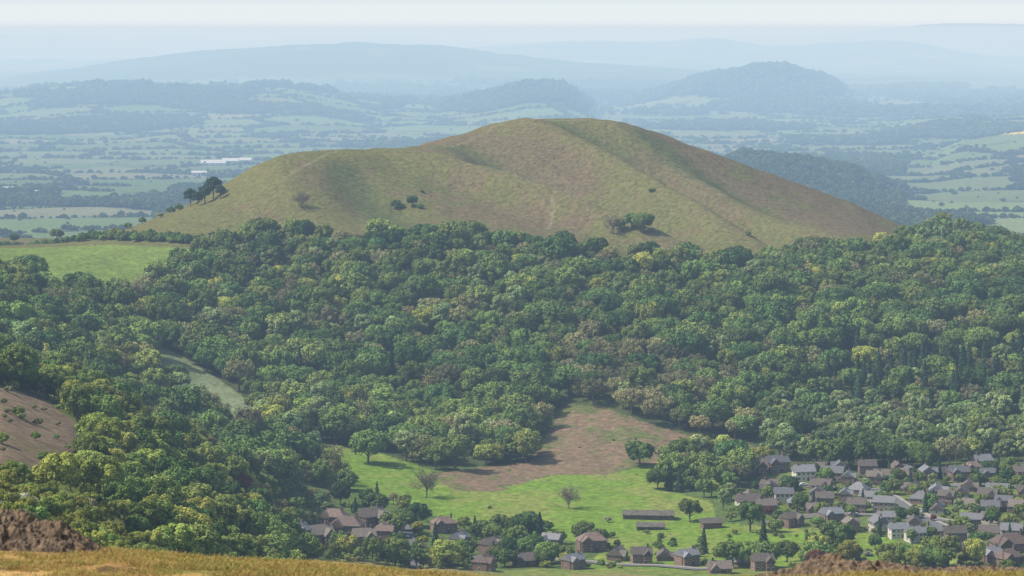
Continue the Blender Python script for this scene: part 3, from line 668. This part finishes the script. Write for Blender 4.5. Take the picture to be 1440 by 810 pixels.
# ---------------------------------------------------------------- individual trees
def T(name,key,px_,py_,s,Y0=1150,Y1=2600,sz=None):
    X,Y,Z=ground_hit(px_,py_,Y0,Y1);o=bpy.data.objects.new(name,PROTO[key].data);o.location=(X,Y,Z-.2)
    o.scale=(s,s,sz or s);o.rotation_euler[2]=rng.uniform(0,6);scene.collection.objects.link(o)
for a in [('leafless_tree','bare0',800,716,1.0),('leafless_tree','bare0',600,700,1.25),('leafless_tree','bare0',425,294,1.1),('leafless_tree','bare0',862,330,1.3),
 ('oak_tree','oak1',518,652,1.25),('oak_tree','oak0',1178,776,1.0),('oak_tree','ash0',1055,748,1.0),('pine_tree','pine0',300,280,1.25),('pine_tree','pine0',288,286,1.0),('pine_tree','pine0',268,290,1.0),('pine_tree','pine0',310,280,.8),('pine_tree','pine0',278,290,.8),
 ('thorn_tree','oak1',556,294,.5),('thorn_tree','oak2',580,291,.55),('thorn_tree','bush1',590,294,1.0),('thorn_tree','bush1',566,293,.8),('thorn_bush','bush1',916,270,.9),('thorn_bush','bush1',1052,332,.9),
 ('ash_tree','ash1',888,322,.85),('oak_tree','oak2',905,327,.95),('ash_tree','ash0',872,326,.7),('oak_tree','oak0',80,338,.8),('oak_tree','oak2',20,342,.55),('oak_tree','oak1',130,336,.5),('thorn_bush','bush2',160,330,1.3),('thorn_bush','bush1',180,322,1.2),('thorn_bush','hedge0',200,314,1.1),('thorn_bush','bush2',225,306,1.),('thorn_bush','hedge0',240,300,1.2),('thorn_bush','hedge0',252,296,1.2),('thorn_bush','bush1',594,272,.6),
 ('conifer_tree','con0',940,690,.8),('conifer_tree','con1',955,692,.75),('oak_tree','oak2',925,688,.7),('conifer_tree','con0',975,688,.7),('oak_tree','ash0',990,700,.7),('conifer_tree','con1',1010,690,.6),
 ('copper_beech_tree','red0',338,770,.95),('laburnum_tree','gld0',588,752,.9),('laburnum_tree','gld0',596,770,.8),('laburnum_tree','gld0',625,742,.7),('thorn_bush','bush1',770,745,1.),('oak_tree','oak0',740,760,.9),('ash_tree','ash1',722,758,.7),
 ('oak_tree','oak1',1150,800,.8),('copper_beech_tree','red0',1150,806,.9),('ash_tree','ash0',970,735,.8),('oak_tree','oak1',820,764,.7),('hawthorn_tree','may0',855,735,.7)]: T(*a)
# ---------------------------------------------------------------- cars, marker
def car(px_,py_,colr,rot):
    X,Y,Z=ground_hit(px_,py_);m=simple('car_paint',colr,.3,.02,1)
    mb=MB()
    prof=[(-2.1,.35),(2.1,.35),(2.15,.75),(1.3,.95),(.6,1.42),(-1.1,1.45),(-1.8,1.0),(-2.15,.9)]
    n=len(prof)
    def sl(y,k): return np.array([[x,y,z] if z<1.2 else [x*.95,y*k,z] for x,z in prof])
    V=np.concatenate([sl(-.85,.8),sl(.85,.8)]);i=np.arange(n);mb.add(V,np.stack([i,(i+1)%n,(i+1)%n+n,i+n],1),0,1.)
    for s in(0,n):
        mb.add(V[s:s+n],np.array([[0,1,2,7],[7,2,3,6],[6,3,4,5]]),0,1.)
    for x in(-1.3,1.3):
        for y in(-.9,.7): 
            mb.tube((x,y,.33),(x,y+.2,.33),.33,.33,1,10)
    for y in(-.81,.80): bx(mb,-1.2,.8,y-.01,y+.02,.98,1.3);mb.m[-1][:]=2
    o=bpy.data.objects.new('parked_car',mb.mesh('parked_car',[m,M_GL,M_GL]));o.location=(X,Y,Z+.42);o.rotation_euler[2]=rot;scene.collection.objects.link(o)
for a in [(578,778,(.6,.6,.62),1.5),(574,758,(.05,.06,.1),1.5),(1130,684,(.6,.6,.6),.1),(1262,690,(.4,.05,.04),.2),(1200,725,(.7,.7,.7),.1),(1350,736,(.1,.12,.2),.2),(1290,729,(.5,.5,.52),.2)]: car(*a)
X,Y,Z=ground_hit(826,171,2300,2500);mb=MB();bx(mb,-.5,.5,-.5,.5,-.5,.6);mb.tube((0,0,.6),(0,0,4.5),.35,.15,0,8);mb.tube((0,0,4.5),(0,0,5),.3,.05,0,8)
o=bpy.data.objects.new('summit_marker_post',mb.mesh('summit_marker_post',[M_STN]));o.location=(X,Y,Z);scene.collection.objects.link(o)
# ---------------------------------------------------------------- rocks
M_RK=simple('rock',(.18,.125,.075),.95,.3,9,bump=.04,col2=(.05,.036,.026))
def rockpile(name,x0,x1,Yc,hs,seed,depth=1.3):
    nx,ny=420,160;xs=np.linspace(x0,x1,nx);ys=np.linspace(Yc-depth,Yc+depth,ny);A,B=np.meshgrid(xs,ys)
    u=(A-x0)/(x1-x0);v=(B-Yc)/depth
    pr=np.interp(u,[q[0] for q in hs],[q[1] for q in hs])*np.clip(1-v**2,0,1)**.6
    wx=A+.12*fbm(A/.3,B/.3,3,seed+30);wy=B+.12*fbm(A/.3,B/.3,3,seed+31)
    rg=fbm(A/.35,B/.35,4,seed);rg2=np.abs(fbm(wx/.2,wy/.2,5,seed+5));rg3=fbm(A/.05,B/.05,3,seed+9)
    Zt=terrain(A.ravel(),B.ravel()).reshape(A.shape)-.10+pr*(1+.55*rg)+(-.14*(rg2-.25)+.035*rg3)*np.clip(pr*6,0,1)
    ii=np.arange(nx*ny).reshape(ny,nx);f=np.stack([ii[:-1,:-1],ii[:-1,1:],ii[1:,1:],ii[1:,:-1]],-1).reshape(-1,4)
    o=bpy.data.objects.new(name,mkmesh(name,np.stack([A,B,Zt],-1).reshape(-1,3),f,[M_RK]));scene.collection.objects.link(o)
rockpile('rock_outcrop',-8.6,-5.75,40,[(0,.35),(.3,.48),(.5,.56),(.65,.5),(.8,.42),(.93,.2),(1,.0)],5)
rockpile('rock_outcrop',2.9,8.0,40,[(0,0),(.1,.12),(.22,.2),(.32,.32),(.42,.26),(.52,.16),(.7,.17),(.85,.14),(1,.14)],6)
mb=MB();r=np.random.default_rng(3)
for i in range(26):
    p=np.array([r.normal(0,.07),r.normal(0,.07),0]);an=r.uniform(0,6.28);ln=r.uniform(.03,.075);d=np.array([math.cos(an),math.sin(an),0]);wv=np.array([-d[1],d[0],0])*.005
    m1=p+d*ln*.35+[0,0,ln*.6];tp=p+d*ln*1.0+[0,0,ln*.9]
    mb.add(np.array([p-wv,p+wv,m1+wv*.8,m1-wv*.8]),np.array([[0,1,2,3]]),0,r.uniform(.7,1.3));mb.add(np.array([m1-wv*.8,m1+wv*.8,tp]),np.array([[0,1,2]]),0,r.uniform(.7,1.3))
M_DG=leafmat('dry_grass',(.38,.25,.095),(.21,.21,.06),.3,.02,.35)
M_DG.node_tree.nodes['Noise Texture'].inputs['Scale'].default_value=.8
proto('tuft',mb.mesh('grass_tuft',[M_DG]))
n=22000;Y=rng.uniform(24,50,n);X=rng.uniform(-.23,.23,n)*Y;Z=terrain(X,Y);s=rng.uniform(.5,1.2,n)
kp=fbm(X/.7,Y/1.5,3,77)>-.2;X,Y,Z,s=X[kp],Y[kp],Z[kp],s[kp];n=len(X)
scatter('dry_grass','tuft',np.stack([X,Y,Z-.01],1),np.stack([s,s,s*rng.uniform(.5,1.1,n)],1))
# ---------------------------------------------------------------- haze (absorbing volumes whose emission stands in for scattered light), sky, sun
def haze(name,SIG,LINF,box):
    SIG=np.array(SIG);LINF=np.array(LINF)
    mb=MB();bx(mb,*box);hz=mb.mesh(name,[])
    m,nt=newmat(name);o_=N(nt,'ShaderNodeOutputMaterial');ab=N(nt,'ShaderNodeVolumeAbsorption');em=N(nt,'ShaderNodeEmission');ad=N(nt,'ShaderNodeAddShader')
    D=SIG.max()*1.0001;ab.inputs['Density'].default_value=float(D);ab.inputs['Color'].default_value=(*(1-SIG/D).tolist(),1)
    E=SIG*LINF;em.inputs['Color'].default_value=(*(E/E.max()).tolist(),1);em.inputs['Strength'].default_value=float(E.max())
    nt.links.new(ab.outputs[0],ad.inputs[0]);nt.links.new(em.outputs[0],ad.inputs[1]);nt.links.new(ad.outputs[0],o_.inputs['Volume'])
    hz.materials.append(m);ho=bpy.data.objects.new(name,hz);scene.collection.objects.link(ho)
haze('atmosphere_haze',(3.5e-5,4.9e-5,6.9e-5),(.90,.91,.90),(-30000,30000,-3000,60000,-600,450))
haze('valley_haze',(7.6e-5,11e-5,14e-5),(.53,.68,.82),(-29000,29000,2800,59000,-590,10))
EL,AZ=math.radians(50),math.radians(-94)
w=bpy.data.worlds.new('World');scene.world=w;w.use_nodes=True;nt=w.node_tree;bg=nt.nodes['Background'];sk=nt.nodes.new('ShaderNodeTexSky');sk.sky_type='NISHITA';sk.sun_disc=False
sk.sun_elevation=EL;sk.sun_rotation=AZ;sk.air_density=1.2;sk.dust_density=3.5;nt.links.new(sk.outputs[0],bg.inputs[0]);bg.inputs[1].default_value=.15
ld=bpy.data.lights.new('sun','SUN');ld.energy=5.0;ld.angle=math.radians(.6);ld.color=(1,.95,.86)
lo=bpy.data.objects.new('sun',ld);scene.collection.objects.link(lo)
sd=Vector((math.sin(AZ)*math.cos(EL),math.cos(AZ)*math.cos(EL),math.sin(EL)));lo.rotation_euler=sd.to_track_quat('Z','Y').to_euler()
cd=bpy.data.cameras.new('camera');cd.lens=100;cd.sensor_width=36;cd.clip_start=.5;cd.clip_end=90000
cd.dof.use_dof=True;cd.dof.focus_distance=1800;cd.dof.aperture_fstop=5
co=bpy.data.objects.new('camera',cd);scene.collection.objects.link(co);co.rotation_euler=(math.pi/2-PITCH,0,0);scene.camera=co
scene.view_settings.view_transform='Standard';scene.view_settings.look='None';scene.view_settings.exposure=0
